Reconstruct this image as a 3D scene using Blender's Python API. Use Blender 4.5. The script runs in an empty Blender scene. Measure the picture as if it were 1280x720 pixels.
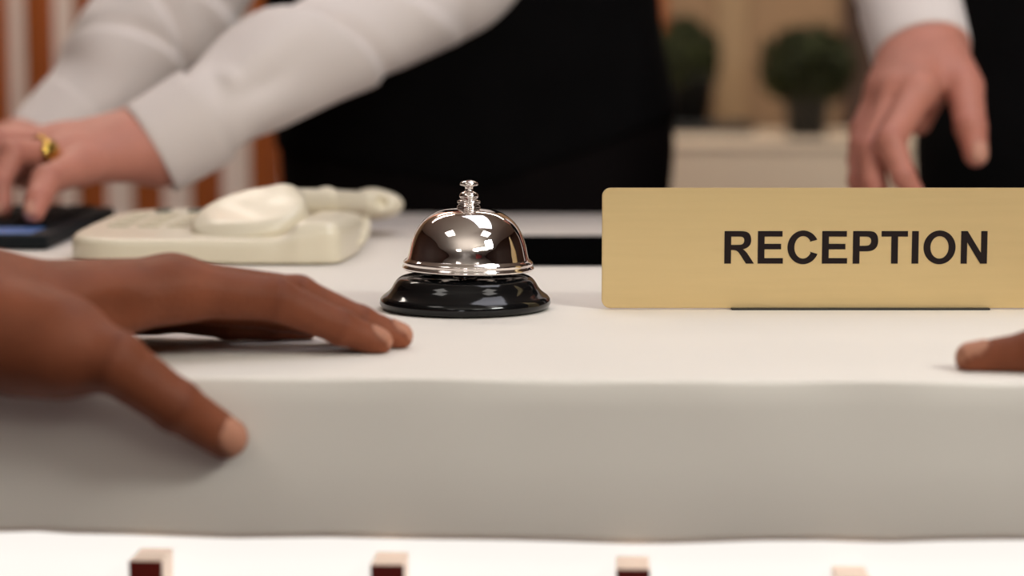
import bpy, bmesh, math, random
import numpy as np
from mathutils import Vector, Matrix

random.seed(7)
rng = np.random.default_rng(7)
sc = bpy.context.scene
COL = sc.collection

# ------------------------------------------------------------------ camera model
FPX = 2700.0                      # focal length in pixels of a 1280 px wide frame
Z0 = 1.05                         # height of the counter top
HC = 0.1328                       # camera above the counter top
PITCH = math.atan((360 - 51) / FPX)
CAM = Vector((0, 0, Z0 + HC))
FWD = Vector((0, math.cos(PITCH), -math.sin(PITCH)))
UPV = Vector((0, math.sin(PITCH), math.cos(PITCH)))


def ray(u, v):
    return Vector((1, 0, 0)) * ((u - 640) / FPX) + UPV * ((360 - v) / FPX) + FWD


def P(u, v, d):                   # the point seen at (u, v) whose distance along y is d
    r = ray(u, v)
    return CAM + r * (d / r.y)


def G(u, v, z=0.0):               # the point seen at (u, v) on the level z above the counter top
    r = ray(u, v)
    return CAM + r * ((Z0 + z - CAM.z) / r.z)


# ------------------------------------------------------------------ object helpers
def finish(o, mat=None, parent=None, smooth=True):
    COL.objects.link(o)
    if mat is not None:
        o.data.materials.append(mat)
    if parent is not None:
        o.parent = parent
    if smooth and o.type == 'MESH':
        o.data.polygons.foreach_set('use_smooth', [True] * len(o.data.polygons))
    return o


def mesh_obj(name, verts, faces, mat=None, parent=None, smooth=True):
    m = bpy.data.meshes.new(name)
    m.from_pydata([tuple(v) for v in verts], [], [tuple(f) for f in faces])
    m.validate()
    m.update()
    return finish(bpy.data.objects.new(name, m), mat, parent, smooth)


def bm_obj(name, bm, mat=None, parent=None, smooth=False):
    m = bpy.data.meshes.new(name)
    bmesh.ops.recalc_face_normals(bm, faces=bm.faces)
    bm.to_mesh(m)
    bm.free()
    return finish(bpy.data.objects.new(name, m), mat, parent, smooth)


def thing(name, label, cat, loc=(0, 0, 0), group=None):
    o = bpy.data.objects.new(name, None)
    COL.objects.link(o)
    o.empty_display_size = 0.05
    o.location = loc
    o['label'] = label
    o['category'] = cat
    if group:
        o['group'] = group
    return o


def struct(o):
    o['kind'] = 'structure'
    return o


def part(name, bm, mat, parent, smooth=False):     # parts are modelled in world space, then hung on their thing
    o = bm_obj(name, bm, mat, None, smooth)
    hang(o, parent)
    return o


def world_loc(o):
    p = Vector((0, 0, 0))
    while o is not None:
        p += o.location
        o = o.parent
    return p


def hang(o, parent):
    off = world_loc(parent)
    o.data.transform(Matrix.Translation(-off))
    o.parent = parent
    return o


def box(bm, lo, hi, bevel=0.0, seg=2):
    lo, hi = Vector(lo), Vector(hi)
    r = bmesh.ops.create_cube(bm, size=1.0)
    vs = r['verts']
    for v in vs:
        v.co = Vector((lo.x + (v.co.x + .5) * (hi.x - lo.x), lo.y + (v.co.y + .5) * (hi.y - lo.y), lo.z + (v.co.z + .5) * (hi.z - lo.z)))
    if bevel > 0:
        es = list({e for v in vs for e in v.link_edges})
        bmesh.ops.bevel(bm, geom=es, offset=bevel, segments=seg, affect='EDGES', profile=.5)


def lathe(prof, n=96, center=(0, 0, 0)):
    cx, cy, cz = center
    V, F = [], []
    k = len(prof)
    for i in range(n):
        a = 2 * math.pi * i / n
        for r, z in prof:
            V.append((cx + r * math.cos(a), cy + r * math.sin(a), cz + z))
    for i in range(n):
        j = (i + 1) % n
        for q in range(k - 1):
            F.append((i * k + q, j * k + q, j * k + q + 1, i * k + q + 1))
    return V, F


def lathe_obj(name, prof, center, mat, parent, n=96, tilt=None):
    V, F = lathe(prof, n)
    bm = bmesh.new()
    vs = [bm.verts.new(v) for v in V]
    for f in F:
        bm.faces.new([vs[i] for i in f])
    bmesh.ops.remove_doubles(bm, verts=bm.verts, dist=1e-6)
    if tilt is not None:
        bmesh.ops.transform(bm, matrix=tilt, verts=bm.verts)
    bmesh.ops.translate(bm, vec=Vector(center), verts=bm.verts)
    return part(name, bm, mat, parent, True)


def smooth_prof(pts, n=6):        # Catmull-Rom through a profile
    pts = [Vector(p) for p in pts]
    out = []
    for i in range(len(pts) - 1):
        p0, p1, p2, p3 = pts[max(i - 1, 0)], pts[i], pts[i + 1], pts[min(i + 2, len(pts) - 1)]
        for k in range(n):
            t = k / n
            out.append(.5 * ((2 * p1) + (p2 - p0) * t + (2 * p0 - 5 * p1 + 4 * p2 - p3) * t * t + (3 * p1 - p0 - 3 * p2 + p3) * t ** 3))
    out.append(pts[-1])
    return out


def tube_mesh(path, rad, n=12, disp=None, squash=None, cap=True, up=Vector((0, 0, 1))):
    """swept tube; rad per point; disp(i/N, theta) extra radius; squash scales the second axis"""
    path = [Vector(p) for p in path]
    N = len(path)
    V, F = [], []
    t0 = (path[1] - path[0]).normalized()
    nrm = up - t0 * up.dot(t0)
    nrm.normalize()
    for i in range(N):
        t = (path[min(i + 1, N - 1)] - path[max(i - 1, 0)]).normalized()
        nrm = (nrm - t * nrm.dot(t)).normalized()
        b = t.cross(nrm)
        for k in range(n):
            th = 2 * math.pi * k / n
            r = rad[i] if not disp else rad[i] + disp(i / (N - 1), th)
            s = 1.0 if squash is None else squash
            V.append(path[i] + nrm * (r * math.cos(th)) + b * (r * s * math.sin(th)))
    for i in range(N - 1):
        for k in range(n):
            k2 = (k + 1) % n
            F.append((i * n + k, i * n + k2, (i + 1) * n + k2, (i + 1) * n + k))
    if cap:
        F.append(tuple(range(n - 1, -1, -1)))
        F.append(tuple((N - 1) * n + k for k in range(n)))
    return V, F


def bm_from(V, F, bm=None):
    bm = bm or bmesh.new()
    vs = [bm.verts.new(v) for v in V]
    for f in F:
        bm.faces.new([vs[i] for i in f])
    return bm


# ------------------------------------------------------------------ signed-distance modelling
def smin(a, b, k):
    h = np.clip(.5 + .5 * (b - a) / k, 0, 1)
    return b * (1 - h) + a * h - k * h * (1 - h)


def smax(a, b, k):
    return -smin(-a, -b, k)


def cone(X, a, b, ra, rb):
    a, b = np.array(a), np.array(b)
    ba = b - a
    pa = X - a
    t = np.clip((pa @ ba) / max(ba @ ba, 1e-12), 0, 1)
    q = pa - t[..., None] * ba
    return np.sqrt((q * q).sum(-1)) - (ra + (rb - ra) * t)


def chain(X, pts, rads, k=None):
    d = None
    for i in range(len(pts) - 1):
        c = cone(X, pts[i], pts[i + 1], rads[i], rads[i + 1])
        d = c if d is None else (np.minimum(d, c) if k is None else smin(d, c, k))
    return d


def ell(X, c, r, rot=None):
    p = X - np.array(c)
    if rot is not None:
        p = p @ np.array(rot)      # columns of rot are the ellipsoid axes
    r = np.array(r)
    k0 = np.sqrt(((p / r) ** 2).sum(-1))
    k1 = np.sqrt(((p / (r * r)) ** 2).sum(-1))
    return k0 * (k0 - 1) / np.maximum(k1, 1e-9)


def rbox(X, c, h, r, rot=None):
    p = X - np.array(c)
    if rot is not None:
        p = p @ np.array(rot)
    q = np.abs(p) - (np.array(h) - r)
    return np.sqrt((np.maximum(q, 0) ** 2).sum(-1)) + np.minimum(q.max(-1), 0) - r


def nets(func, lo, hi, h):
    """surface nets: returns vertices and quads of func == 0"""
    lo, hi = np.array(lo, float), np.array(hi, float)
    n = np.maximum(np.ceil((hi - lo) / h).astype(int) + 1, 4)
    ax = [lo[i] + h * np.arange(n[i]) for i in range(3)]
    D = np.empty(tuple(n), np.float32)
    for s in range(0, n[0], 24):
        g = np.stack(np.meshgrid(ax[0][s:s + 24], ax[1], ax[2], indexing='ij'), -1)
        D[s:s + 24] = func(g)
    S = D < 0
    c = tuple(n - 1)
    acc = np.zeros(c + (3,), np.float32)
    cnt = np.zeros(c, np.float32)

    def cut(off, k):
        return D[off[0]:off[0] + c[0], off[1]:off[1] + c[1], off[2]:off[2] + c[2]] if k else S[off[0]:off[0] + c[0], off[1]:off[1] + c[1], off[2]:off[2] + c[2]]
    for a in range(3):
        for o1 in (0, 1):
            for o2 in (0, 1):
                o = [0, 0, 0]
                o[(a + 1) % 3], o[(a + 2) % 3] = o1, o2
                e = list(o)
                e[a] = 1
                m = cut(o, 0) != cut(e, 0)
                d0, d1 = cut(o, 1), cut(e, 1)
                with np.errstate(divide='ignore', invalid='ignore'):
                    t = np.where(m, d0 / (d0 - d1), 0)
                for q in range(3):
                    acc[..., q] += np.where(m, t if q == a else o[q], 0)
                cnt += m
    act = cnt > 0
    idx = -np.ones(c, np.int64)
    idx[act] = np.arange(act.sum())
    cells = np.argwhere(act)
    V = lo + h * (cells + acc[act] / cnt[act][:, None])
    Q = []
    for a in range(3):
        b1, b2 = (a + 1) % 3, (a + 2) % 3
        sl0 = [slice(1, c[i]) for i in range(3)]
        sl0[a] = slice(0, c[a])
        sl1 = list(sl0)
        sl1[a] = slice(1, c[a] + 1)
        s0, s1 = S[tuple(sl0)], S[tuple(sl1)]
        ed = np.argwhere(s0 != s1)
        flip = s0[s0 != s1]
        base = ed.copy()
        for i in range(3):
            if i != a:
                base[:, i] += 1

        def at(d1, d2):
            k = base.copy()
            k[:, b1] -= d1
            k[:, b2] -= d2
            return idx[k[:, 0], k[:, 1], k[:, 2]]
        q = np.stack([at(1, 1), at(0, 1), at(0, 0), at(1, 0)], 1)
        q = np.where(flip[:, None], q, q[:, ::-1])
        Q.append(q)
    Q = np.concatenate(Q)
    Q = Q[(Q >= 0).all(1)]
    return V, Q


def np_mesh(name, pieces, mat, parent, tone=None):
    """pieces: list of (V, Q[, colour per vertex]); one mesh object in world space hung on parent"""
    Vs, Qs, Cs, off = [], [], [], 0
    for p in pieces:
        Vs.append(p[0])
        Qs.append(p[1] + off)
        Cs.append(p[2] if len(p) > 2 else np.ones((len(p[0]), 3)))
        off += len(p[0])
    V, Q, C = np.concatenate(Vs), np.concatenate(Qs), np.concatenate(Cs)
    m = bpy.data.meshes.new(name)
    m.vertices.add(len(V))
    m.vertices.foreach_set('co', V.astype(np.float32).ravel())
    m.loops.add(Q.size)
    m.loops.foreach_set('vertex_index', Q.astype(np.int32).ravel())
    m.polygons.add(len(Q))
    m.polygons.foreach_set('loop_start', np.arange(0, Q.size, 4, dtype=np.int32))
    m.update(calc_edges=True)
    m.validate()
    at = m.color_attributes.new('tone', 'FLOAT_COLOR', 'POINT')
    at.data.foreach_set('color', np.concatenate([C, np.ones((len(C), 1))], 1).astype(np.float32).ravel())
    o = finish(bpy.data.objects.new(name, m), mat, None, True)
    if parent is not None:
        hang(o, parent)
    return o


def to_nets(tb):                  # tube (V, F) -> quads only piece for np_mesh
    V, F = tb
    V = np.array([tuple(v) for v in V])
    Q = np.array([f for f in F if len(f) == 4], int)
    return V, Q


# ------------------------------------------------------------------ materials
def srgb(r, g, b):
    f = lambda c: (c / 255 / 12.92) if c / 255 <= .04045 else ((c / 255 + .055) / 1.055) ** 2.4
    return (f(r), f(g), f(b), 1)


def mat(name, col, rough=.5, metal=0.0, noise=0.0, nscale=30, bump=0.0, bscale=200, coat=0.0, spec=.5, sss=0.0, tone=False,
        stretch=None, emit=None, estr=0.0, sheen=0.0):
    m = bpy.data.materials.new(name)
    m.use_nodes = True
    nt = m.node_tree
    N, L = nt.nodes, nt.links
    b = N['Principled BSDF']
    b.inputs['Roughness'].default_value = rough
    b.inputs['Metallic'].default_value = metal
    b.inputs['Coat Weight'].default_value = coat
    b.inputs['Coat Roughness'].default_value = .08
    b.inputs['Specular IOR Level'].default_value = spec
    if sheen:
        b.inputs['Sheen Weight'].default_value = sheen
    if sss:
        b.inputs['Subsurface Weight'].default_value = sss
        b.inputs['Subsurface Radius'].default_value = (.012, .004, .002)
        b.inputs['Subsurface Scale'].default_value = .4
    tc = N.new('ShaderNodeTexCoord')
    mp = N.new('ShaderNodeMapping')
    L.new(tc.outputs['Object'], mp.inputs['Vector'])
    if stretch:
        mp.inputs['Scale'].default_value = stretch
    nz = N.new('ShaderNodeTexNoise')
    nz.inputs['Scale'].default_value = nscale
    nz.inputs['Detail'].default_value = 5
    L.new(mp.outputs['Vector'], nz.inputs['Vector'])
    rp = N.new('ShaderNodeMapRange')
    rp.inputs['From Min'].default_value = .3
    rp.inputs['From Max'].default_value = .7
    rp.inputs['To Min'].default_value = 1 - noise
    rp.inputs['To Max'].default_value = 1 + noise
    L.new(nz.outputs['Fac'], rp.inputs['Value'])
    mx = N.new('ShaderNodeVectorMath')
    mx.operation = 'SCALE'
    mx.inputs[0].default_value = col[:3]
    L.new(rp.outputs['Result'], mx.inputs['Scale'])
    out = mx.outputs['Vector']
    if tone:
        at = N.new('ShaderNodeAttribute')
        at.attribute_name = 'tone'
        mm = N.new('ShaderNodeVectorMath')
        mm.operation = 'MULTIPLY'
        L.new(out, mm.inputs[0])
        L.new(at.outputs['Color'], mm.inputs[1])
        out = mm.outputs['Vector']
    L.new(out, b.inputs['Base Color'])
    if bump:
        n2 = N.new('ShaderNodeTexNoise')
        n2.inputs['Scale'].default_value = bscale
        n2.inputs['Detail'].default_value = 4
        L.new(mp.outputs['Vector'], n2.inputs['Vector'])
        bp = N.new('ShaderNodeBump')
        bp.inputs['Strength'].default_value = bump
        bp.inputs['Distance'].default_value = .001
        L.new(n2.outputs['Fac'], bp.inputs['Height'])
        L.new(bp.outputs['Normal'], b.inputs['Normal'])
    if emit:
        b.inputs['Emission Color'].default_value = emit
        b.inputs['Emission Strength'].default_value = estr
    return m


M = {}
M['counter'] = mat('matte white counter', srgb(233, 226, 217), .6, noise=.015, nscale=6, bump=.12, bscale=60, spec=.3)
M['panel'] = mat('lit frosted panel', srgb(120, 118, 115), .5, noise=.01, emit=(1.08, 1.02, .955, 1), estr=1.0)
M['copper'] = mat('copper strip with painted panel glow', srgb(250, 222, 202), .35, metal=.0, noise=.05, nscale=40)  # glow of the lit panel is painted into this pale strip colour
M['red_face'] = mat('dark red strip front', srgb(92, 22, 14), .3, noise=.15, nscale=40, spec=.4)  # front of the same strip, dark where the painted panel glow stops
M['chrome'] = mat('polished chrome', (.86, .80, .77, 1), .035, metal=1, noise=.01)
M['black_gloss'] = mat('glossy black enamel', (.004, .004, .0045, 1), .09, noise=.1, spec=.38)
M['gold'] = mat('satin gold plate', srgb(219, 191, 138), .42, metal=.45, noise=.02, nscale=20, bump=.05, bscale=300, stretch=(1, 1, 14))
M['ink'] = mat('dark brown lettering', srgb(36, 28, 28), .7, noise=.02, spec=.1)
M['black_matte'] = mat('matte black base', (.01, .009, .009, 1), .5, noise=.05)
M['slate'] = mat('dull black shell', (.0018, .0018, .0018, 1), .95, noise=.1, spec=.0)
M['ivory'] = mat('ivory plastic', srgb(222, 211, 188), .35, noise=.015, nscale=12, coat=.15)
M['ivory_dark'] = mat('beige plastic buttons', srgb(206, 194, 168), .45, noise=.03)
M['screen'] = mat('smoked display', srgb(92, 98, 88), .2, noise=.03)
M['kbd'] = mat('black keyboard shell', (.008, .010, .012, 1), .6, noise=.08, spec=.15)
M['keys'] = mat('black keys', (.006, .005, .005, 1), .7, noise=.1, spec=.15)
M['blue'] = mat('blue light strip', srgb(60, 100, 150), .3, noise=.25, nscale=60, emit=srgb(50, 95, 160), estr=.26)
M['shirt'] = mat('white cotton shirt', srgb(222, 211, 206), .8, noise=.02, nscale=8, bump=.25, bscale=700, sheen=.15, spec=.2)
M['vest'] = mat('black wool vest', (.0042, .0038, .0042, 1), .9, noise=.15, nscale=25, bump=.3, bscale=900, spec=.08)
M['trouser'] = mat('black wool trousers', (.0058, .0042, .0044, 1), .9, noise=.15, nscale=25, bump=.3, bscale=900, spec=.08)
M['skin_dark'] = mat('dark brown skin', (.20, .060, .028, 1), .5, noise=.16, nscale=45, bump=.5, bscale=500, sss=.05, tone=True, spec=.14)
M['skin_pale'] = mat('fair skin', (.50, .198, .140, 1), .55, noise=.06, nscale=50, bump=.2, bscale=600, sss=.08, tone=True, spec=.4)
M['hair'] = mat('dark brown hair', (.02, .012, .008, 1), .5, noise=.3, nscale=80, stretch=(1, 1, .1))
M['ring'] = mat('yellow gold ring', srgb(225, 185, 95), .22, metal=1, noise=.02)
M['leather'] = mat('black leather', (.01, .01, .01, 1), .35, noise=.1)
M['slat'] = mat('warm brown wood slat', srgb(156, 78, 22), .7, noise=.15, nscale=14, stretch=(8, 8, .6))
M['slat_back'] = mat('grey felt backing', srgb(240, 226, 216), .9, noise=.03)
M['wall'] = mat('tan plaster', srgb(154, 125, 96), .9, noise=.05, nscale=2, bump=.1, bscale=60)
M['wall_side'] = mat('pale grey plaster', srgb(168, 160, 150), .9, noise=.04, nscale=2)
M['pilaster'] = mat('light oak trim', srgb(162, 134, 100), .6, noise=.06, nscale=6, stretch=(6, 6, .5))
M['dark_wood'] = mat('dark walnut panel', srgb(64, 40, 26), .5, noise=.15, nscale=8, stretch=(6, 6, .5))
M['wood_wall'] = mat('dark wood wall', srgb(70, 42, 30), .5, noise=.15, nscale=3, stretch=(6, 6, .5))
M['cabinet'] = mat('pale lacquered cabinet', srgb(238, 220, 196), .5, noise=.02)
M['foliage'] = mat('dark green leaves', srgb(46, 52, 14), .7, noise=.5, nscale=25)
M['soil'] = mat('dark potting soil', srgb(40, 30, 22), .9, noise=.3)
M['pot'] = mat('black plastic pot', (.012, .012, .012, 1), .4, noise=.1)
M['floor'] = mat('dark red brown carpet', srgb(72, 34, 28), .85, noise=.1, nscale=40)
M['ceiling'] = mat('white ceiling', srgb(224, 216, 206), .9, noise=.02)
M['sofa'] = mat('dark red upholstery', srgb(112, 26, 26), .7, noise=.08)
M['light'] = mat('ceiling light diffuser', (1, 1, 1, 1), .5, emit=(1, .94, .88, 1), estr=5)
M['pane'] = mat('bright window pane', (.8, .8, .8, 1), .3, emit=(.95, .97, 1, 1), estr=4.0)

# ------------------------------------------------------------------ room shell
RX, RY0, RY1, RH = 3.2, -4.2, 4.45, 2.75


def slab(name, lo, hi, m, bevel=0):
    bm = bmesh.new()
    box(bm, lo, hi, bevel)
    return struct(bm_obj(name, bm, m))


slab('floor', (-RX, RY0, -.1), (RX, RY1, 0), M['floor'])
slab('ceiling', (-RX, RY0, RH), (RX, RY1, RH + .1), M['ceiling'])
slab('wall_back', (-RX, RY1, -.1), (RX, RY1 + .1, RH + .1), M['wall'])
slab('wall_front', (-RX, RY0 - .1, -.1), (RX, RY0, RH + .1), M['wall_side'])
slab('wall_left', (-RX - .1, RY0, -.1), (-RX, RY1, RH + .1), M['wood_wall'])
slab('wall_right', (RX, RY0, -.1), (RX + .1, RY1, RH + .1), M['wood_wall'])
# light trim strip and dark panelling on the back wall
x0, x1 = P(893, 80, RY1).x, P(932, 80, RY1).x
slab('trim_1', (x0, RY1 - .02, 0), (x1, RY1, RH), M['pilaster'], .002)
x0, x1 = P(1052, 80, RY1).x, P(1100, 80, RY1).x
slab('trim_2', (x0, RY1 - .03, 0), (x1, RY1, RH), M['dark_wood'], .002)
x0, x1 = P(812, 10, RY1).x, P(832, 10, RY1).x
slab('trim_3', (x0, RY1 - .02, 0), (x1, RY1, RH), M['slat'], .002)
# window in the lobby wall behind the guest
bm = bmesh.new()
for (a, b) in ((-.62, -.36), (-.32, -.06)):
    box(bm, (a, RY0, .6), (b, RY0 + .03, 2.35))
struct(bm_obj('window_1', bm, M['pane']))
# ceiling lights
for k, (cx, cy) in enumerate(((-1.1, -2.2), (1.1, -2.2), (-1.1, .2), (1.1, .2))):
    t = thing('ceiling_light', 'flat square ceiling light above the lobby', 'light', (cx, cy, RH), 'ceiling lights')
    bm = bmesh.new()
    box(bm, (cx - .32, cy - .32, RH - .03), (cx + .32, cy + .32, RH), .004)
    part('frame', bm, M['ceiling'], t)
    bm = bmesh.new()
    box(bm, (cx - .29, cy - .29, RH - .034), (cx + .29, cy + .29, RH - .029))
    part('diffuser', bm, M['light'], t)
# dark shelving and a red hanging, added unseen for the bell to reflect
bk = thing('added_bookcase', 'unseen dark walnut shelving added in the lobby for the bell to reflect', 'added_bookcase', (.55, -2.6, 0))
for xx in (.10, .98):
    bm = bmesh.new(); box(bm, (xx, -2.8, 0), (xx + .03, -2.45, 1.95), .002); part('side_panel', bm, M['dark_wood'], bk)
bm = bmesh.new(); box(bm, (.13, -2.8, .02), (.98, -2.78, 1.95)); part('back_panel', bm, M['dark_wood'], bk)
for zz in (.03, .42, .80, 1.18, 1.56, 1.92):
    bm = bmesh.new(); box(bm, (.13, -2.78, zz), (.98, -2.45, zz + .03), .002); part('shelf', bm, M['dark_wood'], bk)
cur = thing('added_curtain', 'unseen dark red hanging added in the lobby for the bell to reflect', 'added_curtain', (1.5, -2.7, .02))
path = [Vector((1.12 + .8 * i / 60, -2.7 + .03 * math.sin(i * .75), 0)) for i in range(61)]
V = [(p.x, p.y, z) for z in (.02, 2.45) for p in path]
part('cloth', bm_from(V, [(i, i + 1, 62 + i, 61 + i) for i in range(60)]), M['sofa'], cur, True)
bm = bmesh.new(); bm_from(*tube_mesh([Vector((1.05, -2.7, 2.47)), Vector((1.99, -2.7, 2.47))], [.014, .014], 16), bm); part('rod', bm, M['dark_wood'], cur, True)

# ------------------------------------------------------------------ slatted partition (left background)
A, B = P(-140, 120, 3.75), P(560, 120, 3.0)
A.z = B.z = 0
dirw = (B - A).normalized()
nrmw = Vector((dirw.y, -dirw.x, 0))      # towards the camera
if nrmw.y > 0:
    nrmw = -nrmw
part_root = thing('slatted_partition', 'partition of upright brown wood slats on grey backing behind left receptionist', 'partition', tuple(A))


def wall_box(bm, s0, s1, d0, d1, z0, z1, bev=0):
    b2 = bmesh.new()
    box(b2, (s0, d0, z0), (s1, d1, z1), bev)
    mtx = Matrix(((dirw.x, -nrmw.x, 0, A.x), (dirw.y, -nrmw.y, 0, A.y), (0, 0, 1, 0), (0, 0, 0, 1)))
    bmesh.ops.transform(b2, matrix=mtx, verts=b2.verts)
    me = bpy.data.meshes.new('tmp'); b2.to_mesh(me); b2.free(); bm.from_mesh(me); bpy.data.meshes.remove(me)


bm = bmesh.new(); wall_box(bm, 0, (B - A).length, 0, .04, 0, 2.6); part('backing_panel', bm, M['slat_back'], part_root)
for u in (-118, -56, 4, 60, 122, 192, 265, 340, 414, 486):
    r = ray(u, 120)
    # intersect with the partition line in plan
    den = r.x * dirw.y - r.y * dirw.x
    s = (r.y * (A.x - CAM.x) - r.x * (A.y - CAM.y)) / den
    bm = bmesh.new(); wall_box(bm, s - .019, s + .019, -.03, 0, 0, 2.6, .002); part('slat', bm, M['slat'], part_root)

# ------------------------------------------------------------------ cabinet and plants (right background)
ZC = G(1008, 172, -.047).z
c0, c1 = P(800, 170, 4.0).x, P(1400, 170, 4.0).x
cab = thing('cabinet', 'low pale cabinet along the back wall under the two plants', 'cabinet', ((c0 + c1) / 2, 4.1, 0))
bm = bmesh.new(); box(bm, (c0, 3.889, ZC - .012), (c1, 4.40, ZC), .002); part('cabinet_top', bm, M['cabinet'], cab)
bm = bmesh.new(); box(bm, (c0 + .01, 3.91, .08), (c1 - .01, 4.39, ZC - .012), .001); part('carcass', bm, M['cabinet'], cab)
nd = 2
for k in range(nd):
    w = (c1 - c0 - .02) / nd
    a = c0 + .01 + k * w
    bm = bmesh.new(); box(bm, (a + .003, 3.892, .10), (a + w - .003, 3.91, ZC - .0135), .001); dr = part('door', bm, M['cabinet'], cab)
    hx = a + w - .05 if k == 0 else a + .05
    bm = bmesh.new(); box(bm, (hx - .006, 3.872, .5), (hx + .006, 3.892, .64), .002); part('handle', bm, M['black_matte'], dr)
bm = bmesh.new(); box(bm, (c0 + .03, 3.94, 0), (c1 - .03, 4.37, .08)); part('plinth', bm, M['black_matte'], cab)


def plant(base, pot_r0, pot_r1, pot_h, centre, rad, n, leaf, label, name, tray=None):
    t = thing(name, label, 'plant', tuple(base))
    lathe_obj('pot', [(0, 0), (pot_r0, 0), (pot_r1, pot_h), (pot_r1 + .004, pot_h), (pot_r1 + .004, pot_h + .008), (pot_r1 - .004, pot_h + .008), (pot_r1 - .006, pot_h - .01), (0, pot_h - .01)],
              base, M['pot'], t, 40)
    lathe_obj('soil', [(0, pot_h - .002), (pot_r1 - .006, pot_h - .004)], base, M['soil'], t, 32)
    bm = bmesh.new()
    for i in range(n):
        d = Vector(rng.normal(size=3)).normalized()
        rr = rng.uniform(.25, 1.0) ** .6
        c = Vector(centre) + Vector((d.x * rad[0], d.y * rad[1], d.z * rad[2])) * rr
        nrm = (d + Vector(rng.normal(size=3)) * .6).normalized()
        tx = nrm.cross(Vector(rng.normal(size=3))).normalized()
        ty = nrm.cross(tx)
        L_ = leaf * rng.uniform(.6, 1.2)
        W_ = L_ * .42
        pts = [c - tx * L_ * .5, c - tx * L_ * .15 + ty * W_ * .5 + nrm * L_ * .06, c + tx * L_ * .2 + ty * W_ * .4 + nrm * L_ * .06, c + tx * L_ * .5 - nrm * L_ * .1,
               c + tx * L_ * .2 - ty * W_ * .4 + nrm * L_ * .06, c - tx * L_ * .15 - ty * W_ * .5 + nrm * L_ * .06]
        v = [bm.verts.new(p) for p in pts]
        bm.faces.new((v[0], v[1], v[2], v[3]))
        bm.faces.new((v[0], v[3], v[4], v[5]))
    part('foliage', bm, M['foliage'], t)
    bm = bmesh.new()
    for i in range(7):
        d = Vector(rng.normal(size=3)).normalized()
        e = Vector(centre) + Vector((d.x * rad[0], d.y * rad[1], d.z * rad[2])) * .6
        s = Vector(base) + Vector((d.x * pot_r1 * .4, d.y * pot_r1 * .4, pot_h - .005))
        bm_from(*tube_mesh([s, (s + e) / 2 + Vector((0, 0, .01)), e], [.003, .0025, .0015], 6), bm)
    part('stem', bm, M['foliage'], t, True)
    return t


pb = G(1008, 172, -.047); pb.z = ZC
k4 = pb.y / FPX
plant(pb, 24 * k4, 30 * k4, 62 * k4, P(1010, 82, pb.y), (60 * k4, 58 * k4, 50 * k4), 1100, 22 * k4 * 1.2,
      'bushy green plant in a black pot, right of the two on the cabinet', 'potted_plant')
pb2 = G(862, 166, -.047); pb2.z = ZC
tr = thing('plant_tray', 'black tray under the left plant on the cabinet', 'tray', tuple(pb2))
bm = bmesh.new(); box(bm, (P(818, 150, pb2.y).x, pb2.y - .08, ZC), (P(938, 150, pb2.y).x, pb2.y + .08, ZC + .02), .004); part('tray', bm, M['pot'], tr)
pb2.z = ZC + .021
k4 = pb2.y / FPX
plant(pb2, 24 * k4, 32 * k4, 52 * k4, P(858, 72, pb2.y), (40 * k4, 40 * k4, 52 * k4), 900, 24 * k4,
      'dark green plant in a black pot on a tray, beside the left receptionist', 'potted_plant')

# ------------------------------------------------------------------ reception counter
FL, FR = G(0, 470), G(1280, 478)
ed = (FR - FL); ed.z = 0
eyaw = math.atan2(ed.y, ed.x)
ex = Vector((math.cos(eyaw), math.sin(eyaw), 0))
ey = Vector((-ex.y, ex.x, 0))
E0 = FL + (FR - FL) * .5; E0.z = Z0
counter = thing('reception_counter', 'long white reception counter with a lit front panel and copper strips', 'counter', (E0.x, E0.y, 0))


def edge_y(x):
    return E0.y + (x - E0.x) * math.tan(eyaw)


def bottom_z(u, v):                # level of the lower front edge seen at (u, v)
    r = ray(u, v)
    # plane through E0 with normal ey
    s = (E0 - CAM).dot(ey) / r.dot(ey)
    return (CAM + r * s).z


ukn = [-400, 0, 25, 75, 140, 280, 400, 520, 640, 700, 790, 850, 960, 1040, 1115, 1200, 1280, 1700]
vkn = [668, 668, 666.5, 670, 671, 676, 674.5, 677, 678.5, 680, 683, 682.5, 679, 679, 681.5, 679, 678, 679]
CD = 0.82
V, F = [], []
NS = 260
prof_n = None
for i in range(NS + 1):
    s = -.95 + 1.9 * i / NS
    c = E0 + ex * s
    u = 640 + FPX * (c.x) / (c.y)
    zb = bottom_z(640 + (u - 640) * 1.0, float(np.interp(u, ukn, vkn)))
    wob = .0003 * math.sin(s * 41) + .0002 * math.sin(s * 97 + 1)
    zt = Z0
    rr = .0016 + .0005 * math.sin(s * 33) + .0004 * math.sin(s * 71 + .5)
    pr = [(CD, zt), (.3, zt), (.08, zt), (rr * 2.2, zt), (rr, zt - rr * .10), (rr * .4, zt - rr * .45), (.0002, zt - rr * 1.1), (wob, zt - .012), (wob * .6, (zt + zb) / 2), (0, zb + .004), (.0012, zb + .0008), (.004, zb), (.3, zb), (CD, zb)]
    for (yy, zz) in pr:
        p = c + ey * yy
        V.append((p.x, p.y, zz))
    prof_n = len(pr)
for i in range(NS):
    for q in range(prof_n):
        q2 = (q + 1) % prof_n
        F.append((i * prof_n + q, i * prof_n + q2, (i + 1) * prof_n + q2, (i + 1) * prof_n + q))
F.append(tuple(range(prof_n)))
F.append(tuple(NS * prof_n + q for q in range(prof_n - 1, -1, -1)))
bm = bm_from(V, F)
part('countertop', bm, M['counter'], counter, True)
zbm = bottom_z(640, 680)


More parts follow.
